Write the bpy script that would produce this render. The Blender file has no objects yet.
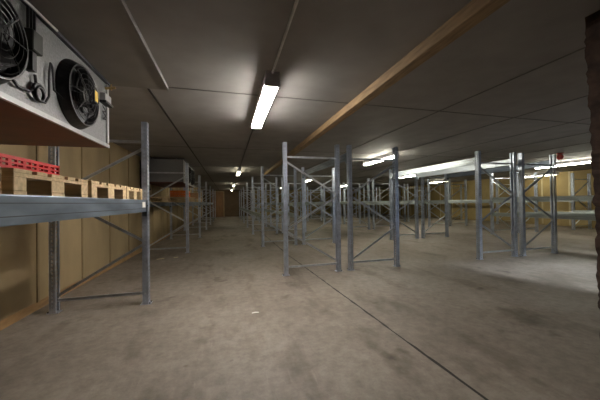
import bpy, bmesh, math, random
from mathutils import Vector, Matrix
random.seed(7)
C = bpy.context.scene.collection
PI = math.pi

# ------------------------------------------------------------------ materials
def lin(c):
    return tuple((v/12.92 if v <= .04045 else ((v+.055)/1.055)**2.4) for v in c)
def new_mat(name):
    m = bpy.data.materials.new(name); m.use_nodes = True
    nt = m.node_tree
    return m, nt, nt.nodes['Principled BSDF']
def simple(name, col, rough=.6, metal=0., var=.15, scale=12., bump=0., col2=None, stretch=(1,1,1)):
    """noise-varied principled; colours are linear albedo"""
    m, nt, b = new_mat(name)
    tc = nt.nodes.new('ShaderNodeTexCoord'); mp = nt.nodes.new('ShaderNodeMapping')
    mp.inputs['Scale'].default_value = stretch
    nz = nt.nodes.new('ShaderNodeTexNoise'); nz.inputs['Scale'].default_value = scale; nz.inputs['Detail'].default_value = 5
    nt.links.new(tc.outputs['Object'], mp.inputs['Vector']); nt.links.new(mp.outputs['Vector'], nz.inputs['Vector'])
    cr = nt.nodes.new('ShaderNodeValToRGB')
    a = tuple(v*(1-var) for v in col); z = tuple(min(1, v*(1+var)) for v in (col2 or col))
    cr.color_ramp.elements[0].color = (*a, 1); cr.color_ramp.elements[1].color = (*z, 1)
    cr.color_ramp.elements[0].position = .3; cr.color_ramp.elements[1].position = .7
    nt.links.new(nz.outputs['Fac'], cr.inputs['Fac']); nt.links.new(cr.outputs['Color'], b.inputs['Base Color'])
    b.inputs['Roughness'].default_value = rough; b.inputs['Metallic'].default_value = metal
    if bump:
        bp = nt.nodes.new('ShaderNodeBump'); bp.inputs['Strength'].default_value = bump; bp.inputs['Distance'].default_value = .01
        nt.links.new(nz.outputs['Fac'], bp.inputs['Height']); nt.links.new(bp.outputs['Normal'], b.inputs['Normal'])
    return m
def emit(name, col, strength):
    m, nt, b = new_mat(name)
    b.inputs['Base Color'].default_value = (.8, .8, .8, 1)
    b.inputs['Emission Color'].default_value = (*col, 1); b.inputs['Emission Strength'].default_value = strength
    return m

M = {}
M['steel'] = simple('galvanised steel', (.50, .545, .64), .36, .82, .22, 9, .05)
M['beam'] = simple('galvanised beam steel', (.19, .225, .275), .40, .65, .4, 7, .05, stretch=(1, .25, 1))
M['beam_lit'] = simple('lamp-lit beam steel', (.60, .66, .72), .35, .25, .1, 7, .03, stretch=(1, .25, 1))  # paler copy of the beam steel, lamp glare put into its colour
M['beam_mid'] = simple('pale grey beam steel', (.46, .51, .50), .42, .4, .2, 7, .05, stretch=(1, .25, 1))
M['brace'] = simple('zinc brace', (.52, .54, .57), .36, .75, .2, 12)
M['dark_steel'] = simple('dark bolt steel', (.08, .08, .09), .5, .6)
M['wood'] = simple('pallet pine', (.54, .40, .225), .75, 0, .25, 5, .15, stretch=(1, 6, 6))
M['joist'] = simple('joist timber', (.29, .19, .095), .7, 0, .35, 4, .1, stretch=(8, 1, 8))
M['ply'] = simple('left wall boarding', (.37, .275, .15), .75, 0, .18, 2.2, .05, stretch=(1, 1, .4))
M['ply_strip'] = simple('wall batten timber', (.30, .215, .11), .7, 0, .15, 4)
M['base'] = simple('baseboard timber', (.34, .20, .085), .7, 0, .3, 3, .1, stretch=(5, 1, 5))
M['yellow'] = simple('right wall boarding', (.37, .275, .12), .7, 0, .12, 2.)
M['pale'] = simple('pale batten', (.62, .54, .34), .6, 0, .1, 4)
M['door'] = simple('brown door timber', (.21, .11, .05), .7, 0, .25, 3, .1, stretch=(4, 1, .5))
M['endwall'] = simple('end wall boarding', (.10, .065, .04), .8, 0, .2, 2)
M['red'] = simple('red plastic', (.62, .010, .014), .42, 0, .1, 8)
M['orange'] = simple('orange plastic', (.90, .22, .03), .45, 0, .15, 8)
M['cardboard'] = simple('brown cardboard', (.27, .155, .075), .8, 0, .15, 6)
M['unit'] = simple('embossed aluminium casing', (.215, .215, .215), .5, .25, .18, 60, .25)
M['unit_edge'] = simple('folded aluminium edge', (.38, .38, .38), .45, .3, .1, 10)
M['drip'] = simple('red brown drip pan', (.105, .024, .013), .55, .0, .25, 4)  # dark red-brown over the whole pan
M['black'] = simple('black plastic', (.012, .012, .013), .45, 0, .2, 10)
M['blackmetal'] = simple('black wire', (.02, .02, .02), .4, .3, .2, 10)
M['fan_blade'] = simple('dark fan blade', (.05, .05, .052), .4, .4, .2, 8)
M['yellow_plastic'] = simple('yellow sticker', (.75, .50, .06), .5)
M['green_box'] = simple('dark grey green box', (.035, .04, .032), .5)
M['brass'] = simple('brass fitting', (.6, .42, .18), .35, .8)
M['white'] = simple('white paper', (.8, .78, .74), .7, 0, .05)
M['ink'] = simple('black ink', (.02, .02, .02), .6)
M['housing'] = simple('grey lamp housing', (.72, .70, .74), .5, 0, .08)
M['conduit'] = simple('grey conduit', (.55, .54, .52), .45, .1)
M['trim'] = simple('ceiling cover strip', (.19, .18, .17), .6)
M['seal'] = simple('dark joint sealant', (.035, .03, .026), .8)
M['joint'] = simple('ceiling joint', (.12, .112, .104), .7)
M['foam'] = simple('rough brown jamb', (.05, .029, .02), .9, 0, .5, 14, .8)
M['alarm'] = simple('alarm red', (.38, .035, .02), .35)
LAMP = 24.0
M['tube'] = emit('fluorescent diffuser', (1.0, .95, .885), LAMP*1.36)
M['tube_warm'] = emit('fluorescent diffuser warm', (1.0, .95, .70), LAMP*.22)
M['tube_back'] = emit('fluorescent diffuser back aisles', (1.0, .97, .72), LAMP*.5)
M['tube_right'] = emit('fluorescent diffuser greenish', (1.0, .97, .80), LAMP*.85)
M['tube_far'] = emit('fluorescent diffuser worn', (1.0, .93, .68), LAMP*.3)

def floor_mat():
    m, nt, b = new_mat('worn concrete')
    N, L = nt.nodes.new, nt.links.new
    tc = N('ShaderNodeTexCoord')
    def noise(scale, detail, stretch=(1, 1, 1), rough=.6):
        mp = N('ShaderNodeMapping'); mp.inputs['Scale'].default_value = stretch
        n = N('ShaderNodeTexNoise'); n.inputs['Scale'].default_value = scale; n.inputs['Detail'].default_value = detail
        n.inputs['Roughness'].default_value = rough
        L(tc.outputs['Object'], mp.inputs['Vector']); L(mp.outputs['Vector'], n.inputs['Vector'])
        return n
    def ramp(src, p0, p1, c0, c1):
        r = N('ShaderNodeValToRGB'); e = r.color_ramp.elements
        e[0].position, e[1].position = p0, p1; e[0].color = (*c0, 1); e[1].color = (*c1, 1)
        L(src, r.inputs['Fac']); return r
    big = ramp(noise(.55, 6).outputs['Fac'], .32, .7, (.185, .152, .122), (.325, .278, .232))
    def mul(a, r):
        mx = N('ShaderNodeMix'); mx.data_type = 'RGBA'; mx.blend_type = 'MULTIPLY'; mx.inputs['Factor'].default_value = 1
        L(a, mx.inputs[6]); L(r.outputs['Color'], mx.inputs[7]); return mx.outputs[2]
    c = mul(big.outputs['Color'], ramp(noise(9, 8, rough=.75).outputs['Fac'], .3, .7, (.66, .65, .64), (1.2, 1.2, 1.2)))
    c = mul(c, ramp(noise(2.1, 4, (1, .35, 1)).outputs['Fac'], .30, .47, (.60, .56, .52), (1, 1, 1)))   # worn wheel tracks
    c = mul(c, ramp(noise(1.7, 3).outputs['Fac'], .27, .36, (.50, .45, .41), (1, 1, 1)))               # stains
    c = mul(c, ramp(noise(26, 3, (1, .12, 1)).outputs['Fac'], .63, .75, (1, 1, 1), (1.18, 1.18, 1.2)))   # pale scratches
    def stain_or_shade(c, cx, cy, rx, ry, dark):
        # oil and dirt, or painted-in shade, with a ragged outline round (cx, cy)
        mp = N('ShaderNodeMapping'); mp.vector_type = 'TEXTURE'
        mp.inputs['Location'].default_value = (cx, cy, 0); mp.inputs['Scale'].default_value = (rx, ry, 1)
        L(tc.outputs['Object'], mp.inputs['Vector'])
        ln = N('ShaderNodeVectorMath'); ln.operation = 'LENGTH'; L(mp.outputs['Vector'], ln.inputs[0])
        nz = noise(2.6, 6); ad = N('ShaderNodeMath'); ad.operation = 'MULTIPLY_ADD'
        L(nz.outputs['Fac'], ad.inputs[0]); ad.inputs[1].default_value = 1.5; L(ln.outputs['Value'], ad.inputs[2])
        return mul(c, ramp(ad.outputs[0], .75, 2.0, dark, (1, 1, 1)))
    c = stain_or_shade(c, 3.3, 2.3, 1.6, 1.1, (.60, .56, .52))  # brown staining, widened so its colour also carries the shade at lower right
    c = stain_or_shade(c, .25, 11.6, .75, 2.6, (.55, .52, .50))
    c = stain_or_shade(c, -.35, 2.45, .13, .11, (.55, .5, .46))
    c = stain_or_shade(c, .02, 2.42, .16, .10, (.6, .55, .5))
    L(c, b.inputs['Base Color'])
    rr = N('ShaderNodeMapRange'); rr.inputs['To Min'].default_value = .5; rr.inputs['To Max'].default_value = .72
    n2 = noise(3, 5); L(n2.outputs['Fac'], rr.inputs['Value']); L(rr.outputs['Result'], b.inputs['Roughness'])
    bp = N('ShaderNodeBump'); bp.inputs['Strength'].default_value = .25; bp.inputs['Distance'].default_value = .01
    n3 = noise(18, 8); L(n3.outputs['Fac'], bp.inputs['Height']); L(bp.outputs['Normal'], b.inputs['Normal'])
    return m
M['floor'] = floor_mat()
M['ceil'] = simple('ceiling panels', (.265, .25, .236), .7, 0, .10, 3., .1)

M['ceil_board'] = simple('brown ceiling board', (.20, .185, .165), .7, 0, .12, 2.5, .1)
# ------------------------------------------------------------------ mesh helpers
def NB(): return bmesh.new()
def box(bm, x0, x1, y0, y1, z0, z1):
    v = [bm.verts.new((x, y, z)) for z in (z0, z1) for y in (y0, y1) for x in (x0, x1)]
    for f in ((0,2,3,1), (4,5,7,6), (0,1,5,4), (2,6,7,3), (0,4,6,2), (1,3,7,5)):
        bm.faces.new([v[i] for i in f])
def prism(bm, poly, p0, p1, up=(0, 0, 1)):
    """extrude a 2D polygon (u,v) from p0 to p1; u is sideways, v is along 'up'"""
    p0, p1 = Vector(p0), Vector(p1); d = (p1-p0).normalized(); up = Vector(up)
    s = d.cross(up).normalized(); w = s.cross(d).normalized()
    a = [bm.verts.new(p0+s*u+w*v) for u, v in poly]; b = [bm.verts.new(p1+s*u+w*v) for u, v in poly]
    n = len(poly)
    bm.faces.new(a[::-1]); bm.faces.new(b)
    for i in range(n): bm.faces.new((a[i], a[(i+1) % n], b[(i+1) % n], b[i]))
def circ(r, n=10): return [(r*math.cos(2*PI*i/n), r*math.sin(2*PI*i/n)) for i in range(n)]
def cyl(bm, p0, p1, r, n=10):
    d = Vector(p1)-Vector(p0)
    prism(bm, circ(r, n), p0, p1, (0, 0, 1) if abs(d.normalized().z) < .9 else (1, 0, 0))
def tube(bm, pts, r, n=8, closed=False):
    pts = [Vector(p) for p in pts]; rings = []
    m = len(pts); prev = None
    for i, p in enumerate(pts):
        a = pts[i-1] if (i or closed) else p; b = pts[(i+1) % m] if (i < m-1 or closed) else p
        t = (b-a).normalized()
        if prev is None:
            ref = Vector((0, 0, 1)) if abs(t.z) < .9 else Vector((1, 0, 0)); s = t.cross(ref).normalized()
        else: s = (prev-t*prev.dot(t)).normalized()
        prev = s; w = t.cross(s)
        rings.append([bm.verts.new(p+s*x*1+w*y) for x, y in circ(r, n)])
    for i in range(m if closed else m-1):
        A, B = rings[i], rings[(i+1) % m]
        for k in range(n): bm.faces.new((A[k], A[(k+1) % n], B[(k+1) % n], B[k]))
    if not closed: bm.faces.new(rings[0][::-1]); bm.faces.new(rings[-1])
def lathe_x(bm, prof, cx, cy, cz, n=28):
    """revolve (x,r) profile about the x axis"""
    rings = [[bm.verts.new((cx+x, cy+r*math.cos(2*PI*i/n), cz+r*math.sin(2*PI*i/n))) for i in range(n)] for x, r in prof]
    for A, B in zip(rings, rings[1:]):
        for i in range(n): bm.faces.new((A[i], A[(i+1) % n], B[(i+1) % n], B[i]))
def bevel(bm, w, seg=1):
    bmesh.ops.bevel(bm, geom=list(bm.edges), offset=w, segments=seg, affect='EDGES', clamp_overlap=True)
def mesh(name, bm, mat):
    bmesh.ops.recalc_face_normals(bm, faces=list(bm.faces))
    me = bpy.data.meshes.new(name); bm.to_mesh(me); bm.free(); me.materials.append(mat); return me
def obj(name, bm, mat, parent=None, loc=None):
    me = bm if isinstance(bm, bpy.types.Mesh) else mesh(name, bm, M[mat])
    o = bpy.data.objects.new(name, me); C.objects.link(o)
    if parent: o.parent = parent
    if loc: o.location = loc
    return o
def tag(o, label, cat, group=None):
    o['label'] = label; o['category'] = cat; o['kind'] = 'thing'
    if group: o['group'] = group
    return o
def thing(name, label, cat, loc=(0, 0, 0), rz=0, group=None):
    o = bpy.data.objects.new(name, None); C.objects.link(o); o.location = loc; o.rotation_euler.z = rz
    o.empty_display_size = .2
    return tag(o, label, cat, group)
def struct(name, bm, mat, parent=None):
    o = obj(name, bm, mat, parent)
    o['kind'] = 'structure'
    return o
def dup(root, loc, rz, label, group=None):
    r = root.copy(); C.objects.link(r); r.location = loc; r.rotation_euler = (0, 0, rz); r['label'] = label
    if group: r['group'] = group
    for ch in list(root.children):
        c = ch.copy(); C.objects.link(c); c.parent = r
        for g in list(ch.children):
            k = g.copy(); C.objects.link(k); k.parent = c
    return r

# ------------------------------------------------------------------ room
XL, XR, YB, YE, ZC = -2.40, 16.2, -2.5, 28.3, 2.70
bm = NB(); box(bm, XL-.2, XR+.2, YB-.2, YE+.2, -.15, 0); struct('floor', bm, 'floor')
bm = NB(); box(bm, XL-.2, 2.85, YB-.2, YE+.2, ZC, ZC+.15); box(bm, 2.85, XR+.2, 1.25, YE+.2, ZC, ZC+.15)
struct('ceiling', bm, 'ceil')
# lowered ceiling board near the cooler
bm = NB(); box(bm, XL+.01, -.66, -2.4, 3.42, 2.668, 2.699); struct('trim_1', bm, 'ceil_board')
bm = NB(); box(bm, -.668, -.650, -2.4, 3.43, 2.66, 2.6995); struct('trim_2', bm, 'trim')
# panel joints in the ceiling
bm = NB(); box(bm, -.895, -.870, 3.45, 28.2, 2.692, 2.6995); struct('trim_3', bm, 'seal')
bm = NB()
for y in (3.40, 6.9, 10.4, 13.9, 17.4, 20.9): box(bm, XL+.01, XR-.01, y, y+.016, 2.694, 2.6995)
struct('trim_4', bm, 'joint')
bm = NB()
for x in (3.08, 4.55, 5.85, 7.1, 8.4, 9.7, 11.0, 12.3, 13.6, 14.9): box(bm, x, x+.02, -2.4, 28.2, 2.694, 2.6995)
struct('trim_5', bm, 'joint')
bm = NB(); box(bm, XL-.15, XL, YB-.2, YE+.2, 0, ZC); struct('wall_left', bm, 'ply')
bm = NB()
for k in range(-4, 22):
    y = 4.29+1.12*k
    if YB < y < YE-.1: box(bm, XL, XL+.014, y-.018, y+.018, .10, ZC-.004)
struct('trim_6', bm, 'ply_strip')
bm = NB()
prism(bm, [(-.0, 0), (-.035, 0), (-.035, .075), (-.012, .105), (0, .105)], (XL+.001, YB+.05, 0), (XL+.001, YE-.05, 0))
bo = struct('baseboard_left', bm, 'base')
bm = NB(); box(bm, XR, XR+.15, YB-.2, YE+.2, 0, ZC); struct('wall_right', bm, 'yellow')
bm = NB()
for k in range(-3, 16):
    y = 9.5+1.2*k
    if YB < y < YE-.1: box(bm, XR-.016, XR, y-.035, y+.035, .05, ZC-.004)
struct('trim_7', bm, 'pale')
bm = NB(); box(bm, XL-.15, 2.85, YB-.15, YB, 0, ZC); struct('wall_back', bm, 'endwall')
bm = NB(); box(bm, 2.70, 2.85, YB, 1.249, 0, ZC); struct('wall_side', bm, 'endwall')
bm = NB(); box(bm, XL-.15, 2.6, YE, YE+.15, 0, ZC); struct('wall_end', bm, 'endwall')
bm = NB(); box(bm, 2.6, XR+.15, YE, YE+.15, 0, ZC); struct('wall_far', bm, 'yellow')
# timber door in the end wall
d = bpy.data.objects.new('door_1', None); C.objects.link(d); d['kind'] = 'structure'; d.location = (-1.0, YE, 0)
bm = NB(); 
for k in range(5): box(bm, -.62+.234*k, -.62+.234*k+.228, -.07, -.005, .02, 2.46)
o = obj('door_leaf', bm, 'door', d)
bm = NB(); box(bm, -.72, -.635, -.09, -.004, 0, 2.56); box(bm, .56, .65, -.09, -.004, 0, 2.56); box(bm, -.635, .56, -.09, -.004, 2.47, 2.56)
obj('door_frame', bm, 'ply_strip', d)
bm = NB(); box(bm, .38, .41, -.12, -.068, .95, 1.15); obj('door_handle', bm, 'dark_steel', d)
# front partition whose rough broken edge shows at the right of the picture
bm = NB()
pts = []
n = 90
for i in range(n+1):
    z = ZC*i/n - (0 if i < n else .002)
    x = 2.69-.04*z+random.uniform(-.008, .008)+.003*math.sin(i*.9)
    pts.append((x, z))
rnd = [random.uniform(-.012, .012) for _ in pts]
A = [bm.verts.new((x, 1.25+r*.5, z)) for (x, z), r in zip(pts, rnd)]
B = [bm.verts.new((x+random.uniform(-.01, .01), 1.40+r*.5, z)) for (x, z), r in zip(pts, rnd)]
A2 = [bm.verts.new((5.65, 1.25, z)) for x, z in pts]; B2 = [bm.verts.new((5.65, 1.40, z)) for x, z in pts]
for i in range(n):
    bm.faces.new((A[i], A[i+1], B[i+1], B[i])); bm.faces.new((A[i], A2[i], A2[i+1], A[i+1]))
    bm.faces.new((B[i], B[i+1], B2[i+1], B2[i])); bm.faces.new((A2[i], B2[i], B2[i+1], A2[i+1]))
bm.faces.new([A[0], B[0], B2[0], A2[0]]); bm.faces.new([A[-1], A2[-1], B2[-1], B[-1]])
struct('wall_front', bm, 'foam')
bm = NB(); box(bm, 8.6, XR+.15, 1.25, 1.40, 0, ZC); box(bm, 5.65, 8.6, 1.25, 1.40, 2.25, ZC); struct('wall_gate', bm, 'endwall')   # the wall beyond the open doorway
# floor joint: a saw cut filled with dark sealant, chipped here and there
bm = NB(); prev = None
Y = [1.2+.12*i for i in range(int(26/.12))]
for y in Y:
    xx = 1.685-.0365*(y-1.2) if y < 7 else 1.4733-.004*(y-7)
    xx += random.uniform(-.003, .003); w = .010+random.uniform(-.003, .007)
    row = [bm.verts.new((xx-w, y, .0015)), bm.verts.new((xx+w, y, .0015))]
    if prev: bm.faces.new((prev[0], prev[1], row[1], row[0]))
    prev = row
struct('trim_8', bm, 'seal')
# timber joist under the ceiling
bm = NB(); box(bm, 1.60, 1.725, -2.45, 12.9, 2.595, 2.699); bevel(bm, .006)
o = obj('ceiling_joist', bm, 'joist'); tag(o, 'long orange brown timber joist fixed along the ceiling over the right racks', 'joist')

# ------------------------------------------------------------------ upright frames
D = 1.044; H = 2.46
def upright_mesh():
    bm = NB(); P = .05; W = .048; DEP = .07
    ys = [-W, -.034, -.015, .015, .034, W]           # front face columns, holes in columns 1 and 3
    zs = [0.0]
    k = 0
    while .03+P*k+.028 < H-.01:
        zs += [.03+P*k, .03+P*k+.028]; k += 1
    zs.append(H)
    vc = {}
    def V(x, y, z):
        key = (round(x, 5), round(y, 5), round(z, 5))
        if key not in vc: vc[key] = bm.verts.new(key)
        return vc[key]
    xs = [0, .024, .043, DEP]
    for j in range(len(zs)-1):
        z0, z1 = zs[j], zs[j+1]; hole = j % 2 == 1
        for i in range(5):
            if hole and i in (1, 3): continue
            bm.faces.new((V(0, ys[i], z0), V(0, ys[i+1], z0), V(0, ys[i+1], z1), V(0, ys[i], z1)))
        for s in (-1, 1):
            for i in range(3):
                if hole and i == 1: continue
                bm.faces.new((V(xs[i], s*W, z0), V(xs[i+1], s*W, z0), V(xs[i+1], s*W, z1), V(xs[i], s*W, z1)))
            bm.faces.new((V(DEP, s*W, z0), V(DEP, s*.022, z0), V(DEP, s*.022, z1), V(DEP, s*W, z1)))
    bmesh.ops.recalc_face_normals(bm, faces=list(bm.faces))
    bmesh.ops.solidify(bm, geom=list(bm.faces), thickness=.0025)
    return mesh('upright', bm, M['steel'])
UP = upright_mesh()
def cchan(bm, p0, p1, w=.034, dep=.024, t=.004):
    prism(bm, [(-dep/2, -w/2), (dep/2, -w/2), (dep/2, -w/2+t), (-dep/2+t, -w/2+t), (-dep/2+t, w/2-t), (dep/2, w/2-t), (dep/2, w/2), (-dep/2, w/2)], p0, p1)
def make_frame():
    t = thing('rack_frame', '', 'rack frame')
    for s in (-1, 1):
        u = obj('upright', UP, None, t, (s*(D/2+.035), 0, .008)); u.rotation_euler.z = 0 if s < 0 else PI
        bm = NB(); box(bm, -.03, .1, -.0485, .0485, -.008, 0); f = obj('foot_plate', bm, 'steel', u)
        for yb in (-.034, .034):
            bm = NB(); cyl(bm, (-.017, yb, -.001), (-.017, yb, .014), .009, 6); obj('anchor_bolt', bm, 'dark_steel', u)
    xe = D/2-.01
    # zigzag starts at the left foot: .17 left -> .82 right -> 1.47 left -> 2.12 right
    for (x0, z0, x1, z1) in ((-1, .19, 1, .82), (1, .84, -1, 1.47), (-1, 1.49, 1, 2.12)):
        bm = NB(); cchan(bm, (x0*xe, 0, z0), (x1*xe, 0, z1)); obj('diagonal_brace', bm, 'brace', t)
    for z in (.15, 2.20):
        bm = NB(); cchan(bm, (-xe, 0, z), (xe, 0, z)); obj('horizontal_brace', bm, 'brace', t)
    return t
ORD = ['nearest the camera', 'second from the camera', 'third from the camera', 'fourth from the camera', 'fifth from the camera', 'sixth from the camera', 'seventh from the camera']
ROWNAME = {'L': 'the rack row along the left wall', 'A': 'the first rack row right of the aisle', 'B': 'the second rack row right of the aisle',
           'C': 'the third rack row right of the aisle', 'D': 'the fourth rack row right of the aisle', 'E': 'the fifth rack row right of the aisle',
           'F': 'the sixth rack row right of the aisle', 'G': 'the rack row along the yellow right wall'}
GRPN = {k: 'upright frames of '+v for k, v in ROWNAME.items()}
X0 = {'L': -2.132, 'A': 1.03, 'B': 2.332, 'C': 5.53, 'D': 6.832, 'E': 10.03, 'F': 11.332, 'G': 14.53}
YA = [4.955+3.45*k for k in range(7)]
YL = [.69, 4.13, 8.05, 11.42, 14.79, 18.16, 21.53, 24.9]
FLIP = {'A', 'C', 'E'}                                # zigzag starts at the right foot
frame0 = make_frame(); first = True
for row in 'LABCDEFG':
    ylist = YL if row == 'L' else YA
    for i, y in enumerate(ylist):
        if row == 'L': name = ORD[i-1] if i else 'beside the camera below the cooler'
        else: name = ORD[i]
        lab = 'grey upright frame %s in %s' % (name, ROWNAME[row])
        lab = lab.replace('from the camera', 'from camera').replace('grey upright frame beside', 'upright frame beside')
        loc = (X0[row]+D/2, y, 0); rz = PI if row in FLIP else 0
        if first:
            frame0.location = loc; frame0.rotation_euler.z = rz; frame0['label'] = lab; frame0['group'] = GRPN[row]; first = False
        else: dup(frame0, loc, rz, lab, GRPN[row])

# ------------------------------------------------------------------ beams
BC = {}
def make_beam(length, h, sticker=False, mt='beam'):
    """box beam with stepped lip; origin mid-length at the top edge; +x is its outer face"""
    t = thing('pallet_beam', '', 'rack beam')
    L = length/2
    bm = NB(); prism(bm, [(-.022, -h), (.022, -h), (.022, -.008), (.018, -.0), (-.018, 0), (-.022, -.008)], (0, -L+.005, 0), (0, L-.005, 0))
    obj('beam_profile', bm, mt, t)
    bm = NB(); box(bm, .0222, .0235, -L+.02, L-.02, -h*.30, -h*.27); box(bm, .0222, .0235, -L+.02, L-.02, -h*.73, -h*.70)
    obj('pressed_groove', bm, 'dark_steel', t)
    for s in (-1, 1):
        bm = NB(); y0, y1 = sorted((s*(L-.004), s*(L)))
        box(bm, -.03, .0385, y0, y1, -h-.06, 0)
        y0, y1 = sorted((s*(L+.014), s*(L-.045)))
        box(bm, .0345, .0385, y0, y1, -h-.06, 0)
        c = obj('end_connector', bm, mt, t)
        bm = NB(); cyl(bm, (.0385, s*(L-.02), -h*.5), (.045, s*(L-.02), -h*.5), .008, 8); obj('safety_pin', bm, 'dark_steel', c)
    if sticker:
        bm = NB(); box(bm, .0237, .0246, L-.19, L-.06, -.10, -.03); o = obj('sticker', bm, 'white', t); o['label'] = 'white paper sticker'
    return t
def beam(row, side, bay, y0, y1, ztop, label, h=.135, sticker=False, mt='beam'):
    ln = round(y1-y0-.10, 3); key = (ln, h, sticker, mt)
    # beam lies at the upright's outer face, facing out of the rack
    x = X0[row]-.002 if side == 'l' else X0[row]+D+.002
    loc = (x, (y0+y1)/2, ztop); rz = PI if side == 'l' else 0
    g = 'beams of '+ROWNAME[row]
    if key not in BC:
        t = make_beam(ln, h, sticker, mt); t.location = loc; t.rotation_euler.z = rz; t['label'] = label; t['group'] = g; BC[key] = t
        return t
    return dup(BC[key], loc, rz, label, g)
BAY = ['nearest bay', 'second bay', 'third bay', 'fourth bay', 'fifth bay', 'sixth bay']
SIDE = {'l': 'left', 'r': 'right'}
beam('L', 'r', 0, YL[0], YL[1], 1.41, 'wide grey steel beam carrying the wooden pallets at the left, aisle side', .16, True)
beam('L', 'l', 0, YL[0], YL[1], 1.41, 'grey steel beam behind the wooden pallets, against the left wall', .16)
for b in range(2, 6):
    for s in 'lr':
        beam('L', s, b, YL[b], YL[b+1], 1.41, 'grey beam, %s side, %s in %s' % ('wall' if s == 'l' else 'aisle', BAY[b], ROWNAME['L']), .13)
# near bays: one top level
for row, s in (('B', 'l'), ('C', 'l'), ('C', 'r'), ('D', 'r')):
    beam(row, s, 0, YA[0], YA[1], 2.33, 'high %s grey beam, %s in %s' % (SIDE[s], BAY[0], ROWNAME[row]), .15, mt='beam_lit' if row == 'C' else 'beam')
for row in 'EFG':
    for s in 'lr':
        for z, nm in ((1.44, 'upper'), (.86, 'lower')):
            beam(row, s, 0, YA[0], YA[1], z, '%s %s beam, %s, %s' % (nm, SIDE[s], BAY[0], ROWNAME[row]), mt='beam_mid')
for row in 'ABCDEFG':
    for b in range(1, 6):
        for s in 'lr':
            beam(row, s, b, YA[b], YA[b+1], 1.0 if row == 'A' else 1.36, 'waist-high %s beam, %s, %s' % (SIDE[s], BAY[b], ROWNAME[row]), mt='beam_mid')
# ------------------------------------------------------------------ pallets
def pallet(loc, w, label, dep=1.2):
    """euro pallet: w along y (the side facing the aisle), dep along x; origin at its bottom centre"""
    t = thing('wooden_pallet', label, 'pallet', loc, 0, 'wooden pallets on the left racking')
    n = 5
    for k in range(n):                                # five top boards run along x
        bw = .145*w/.8 if k in (0, 2, 4) else .10*w/.8
        c = -w/2+.0725*w/.8+k*(w-.145*w/.8)/(n-1)
        bm = NB(); box(bm, -dep/2, dep/2, c-bw/2, c+bw/2, .122, .144); bevel(bm, .002); obj('top_board', bm, 'wood', t)
    for x in (-dep/2+.0725, 0, dep/2-.0725):          # cross boards and blocks
        bm = NB(); box(bm, x-.0725, x+.0725, -w/2, w/2, .100, .1215); obj('cross_board', bm, 'wood', t)
        for c, bw in ((-w/2+.05*w/.8, .1*w/.8), (0, .145*w/.8), (w/2-.05*w/.8, .1*w/.8)):
            bm = NB(); box(bm, x-.072, x+.072, c-bw/2, c+bw/2, .0225, .0995); bevel(bm, .003); obj('block', bm, 'wood', t)
    for c, bw in ((-w/2+.05*w/.8, .1*w/.8), (0, .145*w/.8), (w/2-.05*w/.8, .1*w/.8)):
        bm = NB(); box(bm, -dep/2, dep/2, c-bw/2, c+bw/2, 0, .022); obj('bottom_board', bm, 'wood', t)
    return t
PX = -1.71
pallet((PX-.02, 1.35, 1.411), .8, 'wooden pallet cut off by the left picture edge, under the red trays')
pallet((PX, 2.20, 1.411), .8, 'wooden pallet carrying the end of the red tray, left rack')
pallet((PX+.01, 3.04, 1.411), .8, 'wooden pallet with bare top between tray pallet and narrow pallet')
pallet((PX+.005, 3.765, 1.411), .58, 'narrow wooden pallet beside the near grey upright, left rack')
# pallets and crates on the second loaded bay
pallet((PX, 8.75, 1.411), .8, 'wooden pallet empty, behind the second left upright')
pallet((PX, 9.75, 1.411), .8, 'wooden pallet under the orange crates, left row')
pallet((PX, 12.3, 1.411), .8, 'wooden pallet under the brown boxes, left row')

# red plastic trays with open lattice rims
def tray(name, loc, w, dep, h, mat, label, group, cat='tray'):
    t = thing(name, label, cat, loc, 0, group)
    bm = NB()
    box(bm, -dep/2, dep/2, -w/2, w/2, 0, .006)
    obj('tray_base', bm, mat, t)
    bm = NB()
    def side(a, b, fix, axis):
        n = max(3, int((b-a)/.055))
        for k in range(n+1):
            c = a+(b-a)*k/n
            wd = .026 if k % 2 == 0 else .010
            lo, hi = max(a, c-wd/2), min(b, c+wd/2)
            if axis == 'y': box(bm, fix-.006, fix+.006, lo, hi, .004, h)
            else: box(bm, lo, hi, fix-.006, fix+.006, .004, h)
        for z0, z1 in ((.004, h*.24), (h*.42, h*.56), (h*.76, h)):
            if axis == 'y': box(bm, fix-.008, fix+.008, a, b, z0, z1)
            else: box(bm, a, b, fix-.008, fix+.008, z0, z1)
    side(-w/2, w/2, dep/2-.008, 'y'); side(-w/2, w/2, -dep/2+.008, 'y')
    side(-dep/2, dep/2, w/2-.008, 'x'); side(-dep/2, dep/2, -w/2+.008, 'x')
    obj('lattice_rim', bm, mat, t)
    return t
tray('plastic_tray', (-1.37, 2.03, 1.556), .57, .42, .075, 'red', 'red lattice plastic tray, right one of the two on the left pallets', 'red plastic trays on the pallets')
tray('plastic_tray', (-1.37, 1.44, 1.556), .57, .42, .075, 'red', 'red lattice plastic tray cut off by the left picture edge', 'red plastic trays on the pallets')
tray('plastic_crate', (-1.52, 9.52, 1.556), .34, .5, .22, 'orange', 'orange plastic crate, nearer one on the pallet behind the second left upright', 'orange crates', 'crate')
tray('plastic_crate', (-1.52, 9.94, 1.556), .34, .5, .22, 'orange', 'orange plastic crate, farther one on the pallet behind the second left upright', 'orange crates', 'crate')
def carton(loc, sx, sy, sz, label):
    t = thing('cardboard_box', label, 'box', loc, 0, 'cardboard boxes on the left racking')
    bm = NB(); box(bm, -sx/2, sx/2, -sy/2, sy/2, 0, sz); bevel(bm, .006); obj('carton', bm, 'cardboard', t)
    bm = NB(); box(bm, -sx/2-.001, sx/2+.001, -.03, .03, sz+.0002, sz+.0012); obj('tape', bm, 'ply_strip', t)
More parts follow.
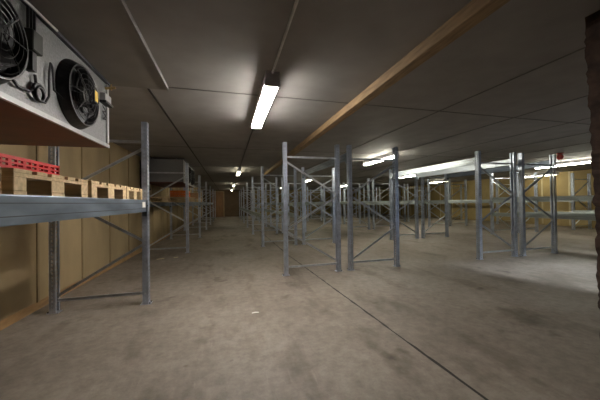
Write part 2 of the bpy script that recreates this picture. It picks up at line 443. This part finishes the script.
carton((-1.45, 12.12, 1.556), .5, .36, .24, 'brown cardboard box, nearer one beyond the orange crates')
carton((-1.45, 12.52, 1.556), .5, .34, .20, 'brown cardboard box, farther one beyond the orange crates')

# ------------------------------------------------------------------ coolers
def cooler(loc, label, length=2.5, detailed=True):
    """ceiling evaporator; origin at floor-projected front face (x=0), near end at y=0"""
    t = thing('evaporator_cooler', label, 'cooling unit', loc, 0, 'ceiling coolers over the left racking')
    dx = 1.05; z0, z1 = 1.975, 2.64
    bm = NB(); box(bm, -dx, 0, 0, length, z0+.012, z1); obj('casing', bm, 'unit', t)
    bm = NB(); box(bm, -dx-.004, .014, -.012, length+.012, z0-.012, z0+.010); obj('drip_pan', bm, 'drip', t)
    bm = NB(); box(bm, .0005, .022, -.012, length+.012, z0-.0125, z0+.022); box(bm, .0005, .016, length-.03, length+.010, z0+.034, z1)
    box(bm, .0005, .012, -.010, .03, z0+.034, z1); obj('folded_edge', bm, 'unit_edge', t)
    bm = NB(); box(bm, -.16, .03, -.01, length+.01, z1+.001, z1+.022); obj('top_shade_strip', bm, 'dark_steel', t)  # dark strip put in for the shadow between cooler front and ceiling
    for y in (.2, length-.2):
        for x in (-.2, -dx+.2):
            bm = NB(); cyl(bm, (x, y, z1-.002), (x, y, 2.699 if loc[1] > 4 else 2.667), .008, 6); obj('hanger_rod', bm, 'steel', t)
    for c in (length-.63, length-1.57):
        fan(t, c, 2.285)
    return t
def fan(t, cy, cz, R=.252):
    bm = NB(); lathe_x(bm, [(.0, R+.03), (.012, R+.028), (.05, R+.006), (.075, R-.002), (.075, R-.014), (.055, R-.018), (.002, R-.018), (.0, R+.03)], .001, cy, cz, 40)
    f = obj('fan_shroud', bm, 'black', t)
    bm = NB(); lathe_x(bm, [(.003, .0005), (.003, R-.019), (.006, R-.019), (.006, .0005)], 0, cy, cz, 40); obj('fan_opening', bm, 'black', f)
    bm = NB(); lathe_x(bm, [(.01, .001), (.01, .075), (.06, .075), (.08, .055), (.084, .001)], 0, cy, cz, 24); obj('fan_motor', bm, 'blackmetal', f)
    bm = NB()
    for k in range(5):
        a = 2*PI*k/5+.4
        rows = []
        for r, half, tw in ((.07, .22, .030), (.16, .36, .026), (R-.032, .40, .020)):
            rows.append([(r, a-half, -tw), (r, a+half, tw)])
        vs = [[bm.verts.new((.04+q[2], cy+q[0]*math.cos(q[1]), cz+q[0]*math.sin(q[1]))) for q in rr] for rr in rows]
        for A_, B_ in zip(vs, vs[1:]): bm.faces.new((A_[0], A_[1], B_[1], B_[0]))
    bmesh.ops.solidify(bm, geom=list(bm.faces), thickness=.003)
    obj('fan_blades', bm, 'fan_blade', f)
    bm = NB()
    for r in (.06, .10, .14, .18, .22):
        xx = .10-.02*(r/R)**3
        tube(bm, [(xx, cy+r*math.cos(2*PI*i/28), cz+r*math.sin(2*PI*i/28)) for i in range(28)], .0028, 5, True)
    for k in range(8):
        a = 2*PI*k/8
        tube(bm, [(.103, cy+.02*math.cos(a), cz+.02*math.sin(a)), (.092, cy+.2*math.cos(a), cz+.2*math.sin(a)), (.07, cy+(R-.004)*math.cos(a), cz+(R-.004)*math.sin(a))], .0035, 5)
    obj('fan_guard', bm, 'blackmetal', f)
c1 = cooler((-1.25, .85, 0), 'large grey metal cooler with round black fans above the left pallets')
def rel(y, z, x=0.02): return (x, y-.85-.07, z)
bm = NB(); box(bm, .001, .07, 2.08-.85, 2.18-.85, 2.34, 2.475); bevel(bm, .006)
jb = obj('junction_box', bm, 'green_box', c1)
bm = NB(); 
for yy in (2.105, 2.135, 2.165): tube(bm, [(.03, yy-.85, 2.474), (.03, yy-.85, 2.55), (.024, yy-.85+.01, 2.638)], .008, 6)
obj('cable_gland', bm, 'black', jb)
bm = NB(); box(bm, .005, .05, 2.11-.85, 2.15-.85, 2.22, 2.339); obj('connector_plug', bm, 'black', jb)
bm = NB()
tube(bm, [rel(1.99, 2.2, .05), rel(2.03, 2.13), rel(2.10, 2.08), rel(2.2, 2.09), rel(2.27, 2.14), rel(2.255, 2.22)], .009, 6)
tube(bm, [rel(2.29+.055*math.cos(2*PI*i/16), 2.115+.055*math.sin(2*PI*i/16), .022+.0*i) for i in range(16)], .011, 6, True)
tube(bm, [rel(2.28+.042*math.cos(2*PI*i/16), 2.10+.045*math.sin(2*PI*i/16), .034) for i in range(16)], .009, 6, True)
tube(bm, [rel(2.30, 2.06), rel(2.36, 2.07), rel(2.40, 2.13), rel(2.405, 2.3), rel(2.42, 2.38), rel(2.44, 2.36), rel(2.46, 2.2), rel(2.50, 2.15, .06)], .0075, 6)
obj('cable', bm, 'black', c1)
bm = NB(); tube(bm, [rel(2.00, 2.59, .05), rel(2.1, 2.62, .05), rel(2.45, 2.638, .045)], .009, 6); obj('conduit_pipe', bm, 'conduit', c1)
bm = NB(); box(bm, .114, .117, 2.80-.85, 2.85-.85, 2.28, 2.37); obj('fan_sticker', bm, 'yellow_plastic', c1)['label'] = 'yellow warning sticker'
bm = NB(); box(bm, .06, .1139, 2.79-.85, 2.86-.85, 2.27, 2.38); obj('sticker_bracket', bm, 'black', c1)
bm = NB(); cyl(bm, (.005, 3.30-.85, 2.585), (.10, 3.30-.85, 2.60), .014, 8); cyl(bm, (.06, 3.30-.85, 2.57), (.06, 3.30-.85, 2.63), .009, 8)
obj('brass_valve', bm, 'brass', c1)
bm = NB(); box(bm, .002, .05, 3.18-.85, 3.33-.85, 2.42, 2.50); bevel(bm, .004); obj('hinge_bracket', bm, 'unit_edge', c1)
bm = NB(); box(bm, .002, .06, 3.17-.85, 3.345-.85, 2.395, 2.418); obj('bracket_foot', bm, 'black', c1)
# dark printed zig-zag emblem under the bracket
bm = NB()
def stroke(a, b, w=.013):
    prism(bm, [(-.001, -w/2), (.001, -w/2), (.001, w/2), (-.001, w/2)], (.0175, a[0]-.85, a[1]), (.0175, b[0]-.85, b[1]))
for a, b in (((3.20, 2.37), (3.29, 2.33)), ((3.29, 2.33), (3.20, 2.31)), ((3.20, 2.31), (3.29, 2.275)), ((3.29, 2.38), (3.29, 2.25)), ((3.29, 2.25), (3.21, 2.235)), ((3.21, 2.235), (3.26, 2.27))):
    stroke(a, b)
obj('emblem', bm, 'ink', c1)
c2 = cooler((-1.25, 8.5, 0), 'second grey cooler under the ceiling, beyond the near pallets')
# black insulated pipes at the wall beside the second cooler
for k, x in enumerate((-2.31, -2.22, -2.13)):
    bm = NB(); tube(bm, [(x+.03, 8.36, 2.695), (x, 8.36, 2.5), (x, 8.36, 1.86), (x, 8.40, 1.80), (x, 8.48, 1.77)], .033, 8)
    o = obj('insulated_pipe', bm, 'black'); tag(o, ['black insulated pipe nearest the wall', 'middle black insulated pipe', 'black insulated pipe farthest from the wall'][k]+' beside the second cooler', 'pipe', 'pipes at the second cooler')

# ------------------------------------------------------------------ lamps
def batten(t, ln, mat):
    bm = NB(); prism(bm, [(-.055, .045), (.055, .045), (.045, .155), (-.045, .155)], (0, -ln/2-.03, -.055), (0, ln/2+.03, -.055)); obj('housing', bm, 'housing', t)
    for x in (-.038, .038):
        bm = NB(); cyl(bm, (x, -ln/2+.012, -.036), (x, ln/2-.012, -.036), .022, 12); obj('fluorescent_tube', bm, mat, t)
    for s in (-1, 1):
        y0, y1 = sorted((s*(ln/2-.01), s*(ln/2+.03)))
        bm = NB(); box(bm, -.06, .06, y0, y1, -.058, -.0105); obj('lamp_holder', bm, 'housing', t)
    return t
def lamp(loc, label, ln=1.55, mat='tube', w=.15, bare=False):
    t = thing('strip_light', label, 'ceiling lamp', loc, 0, 'fluorescent strip lights')
    if bare: return batten(t, ln, mat)
    bm = NB(); prism(bm, [(-w/2-.006, .036), (w/2+.006, .036), (w/2-.004, .155), (-w/2+.004, .155)], (0, -ln/2-.03, -.055), (0, ln/2+.03, -.055)); obj('housing', bm, 'housing', t)
    bm = NB(); prism(bm, [(-w/2+.003, 0.038), (-w/2+.007, .014), (-w/2+.022, .004), (w/2-.022, .004), (w/2-.007, .014), (w/2-.003, .038)], (0, -ln/2, -.055), (0, ln/2, -.055)); obj('diffuser', bm, mat, t)
    for s in (-1, 1):
        y0, y1 = sorted((s*(ln/2+.001), s*(ln/2+.03)))
        bm = NB(); box(bm, -w/2-.008, w/2+.008, y0, y1, -.053, .0045); obj('end_cap', bm, 'housing', t)
    return t
ZL = 2.60
lamp((.455, 3.58, ZL), 'near lit strip light hanging above the central aisle', 1.60, w=.145)
lamp((.43, 11.3, ZL), 'second lit strip light down the central aisle', 1.6, 'tube_far', bare=True)
lamp((.40, 19.3, ZL), 'third lit strip light down the central aisle', 1.6, 'tube_far', bare=True)
lamp((.36, 26.4, ZL), 'farthest lit strip light of the central aisle', 1.6, 'tube_far', bare=True)
lamp((4.42, 7.3, ZL), 'lit strip light behind the tall upright of the second rack row', 1.75, 'tube_right', bare=True)
lamp((4.42, 15.0, ZL), 'distant lit strip light between the second and third rack rows', 1.6, 'tube_back')
lamp((4.42, 22.6, ZL), 'farthest lit strip light between the second and third rack rows', 1.6, 'tube_back')
lamp((8.70, 11.5, ZL), 'nearer lit strip light between the fourth and fifth rack rows', 1.75, 'tube_right', bare=True)
lamp((8.70, 19.2, ZL), 'farthest lit strip light between the fourth and fifth rack rows', 1.6, 'tube_back')
lamp((11.7, 6.95, ZL), 'long lit strip light at the right beside the rough wall edge', 1.95, 'tube_right', bare=True)
lamp((15.4, 10.3, ZL-.03), 'lit strip light before the yellow right wall', 1.6, 'tube_warm', bare=True)
lamp((13.5, 15.0, ZL), 'distant lit strip light near the yellow right wall', 1.6, 'tube_back')
bm = NB()
cyl(bm, (.455, -2.4, 2.685), (.455, 2.76, 2.685), .012, 8)
o = obj('cable_conduit', bm, 'conduit'); tag(o, 'thin grey conduit on the ceiling running to the near lamp', 'conduit', 'ceiling conduits')
bm = NB(); cyl(bm, (.455, 4.42, 2.685), (.435, 10.45, 2.685), .011, 8)
o = obj('cable_conduit', bm, 'black'); tag(o, 'dark thin conduit on the ceiling between the first two aisle lamps', 'conduit', 'ceiling conduits')
# red alarm
t = thing('fire_alarm', 'small red round alarm sounder on the ceiling at the right', 'alarm', (9.45, 5.75, 2.699))
bm = NB(); cyl(bm, (0, 0, -.04), (0, 0, 0), .085, 16); obj('alarm_base', bm, 'alarm', t)
bm = NB(); bmesh.ops.create_uvsphere(bm, u_segments=20, v_segments=12, radius=.085); bmesh.ops.translate(bm, verts=list(bm.verts), vec=(0, 0, -.115)); obj('sounder_horn', bm, 'alarm', t)
# litter
bm = NB()
v = [bm.verts.new(p) for p in ((-.045, -.012, .002), (-.005, -.016, .006), (.045, -.008, .002), (.04, .014, .003), (0, .012, .010), (-.04, .016, .003))]
bm.faces.new((v[0], v[1], v[4], v[5])); bm.faces.new((v[1], v[2], v[3], v[4])); bmesh.ops.solidify(bm, geom=list(bm.faces), thickness=.001)
o = obj('paper_scrap', bm, 'white', None, (.31, 3.38, .001)); tag(o, 'small white paper scrap lying on the bare floor in the aisle', 'litter')
for k, (x, y, a, l) in enumerate(((-1.62, 7.35, .5, .17), (-1.28, 7.42, .4, .10))):
    bm = NB(); box(bm, -l/2, l/2, -.018, .018, 0, .012); bevel(bm, .003)
    o = obj('wood_offcut', bm, 'pale', None, (x, y, .001)); o.rotation_euler.z = a
    tag(o, ['longer pale wood offcut on the floor before the second left upright', 'shorter pale wood offcut on the floor before the second left upright'][k], 'litter', 'wood offcuts on the floor')

# daylight through the open doorway beyond the rough edge
sl = bpy.data.lights.new('Daylight', 'SUN'); so = bpy.data.objects.new('Daylight', sl); C.objects.link(so)
sl.energy = 1.45; sl.angle = math.radians(12); sl.color = (.78, .88, 1.0)
so.rotation_euler = Vector((-.36, .88, -.60)).to_track_quat('-Z', 'Y').to_euler()
# ------------------------------------------------------------------ camera, world, view
sc = bpy.context.scene
w = bpy.data.worlds.new('World'); sc.world = w; w.use_nodes = True
w.node_tree.nodes['Background'].inputs[0].default_value = (.55, .72, 1.0, 1)
w.node_tree.nodes['Background'].inputs[1].default_value = .12
cam = bpy.data.cameras.new('Camera'); co = bpy.data.objects.new('Camera', cam); C.objects.link(co)
f = 271.8; yaw, pit, rol = .259, .0086, -.0129
cam.sensor_width = 36; cam.lens = 36*f/600; cam.clip_start = .02
fw = Vector((math.sin(yaw)*math.cos(pit), math.cos(yaw)*math.cos(pit), math.sin(pit)))
rt = Vector((math.cos(yaw), -math.sin(yaw), 0)); up = rt.cross(fw)
c_, s_ = math.cos(rol), math.sin(rol)
# image right axis u = X*c+Z*s ; image up axis v = -X*s+Z*c
u = rt*c_+up*s_; v = -rt*s_+up*c_
co.matrix_world = Matrix(((u.x, v.x, -fw.x, 0), (u.y, v.y, -fw.y, 0), (u.z, v.z, -fw.z, 1.35), (0, 0, 0, 1)))
sc.camera = co
sc.view_settings.view_transform = 'Standard'; sc.view_settings.look = 'None'
sc.view_settings.gamma = 1; sc.view_settings.use_curve_mapping = False
sc.view_settings.exposure = 1.85
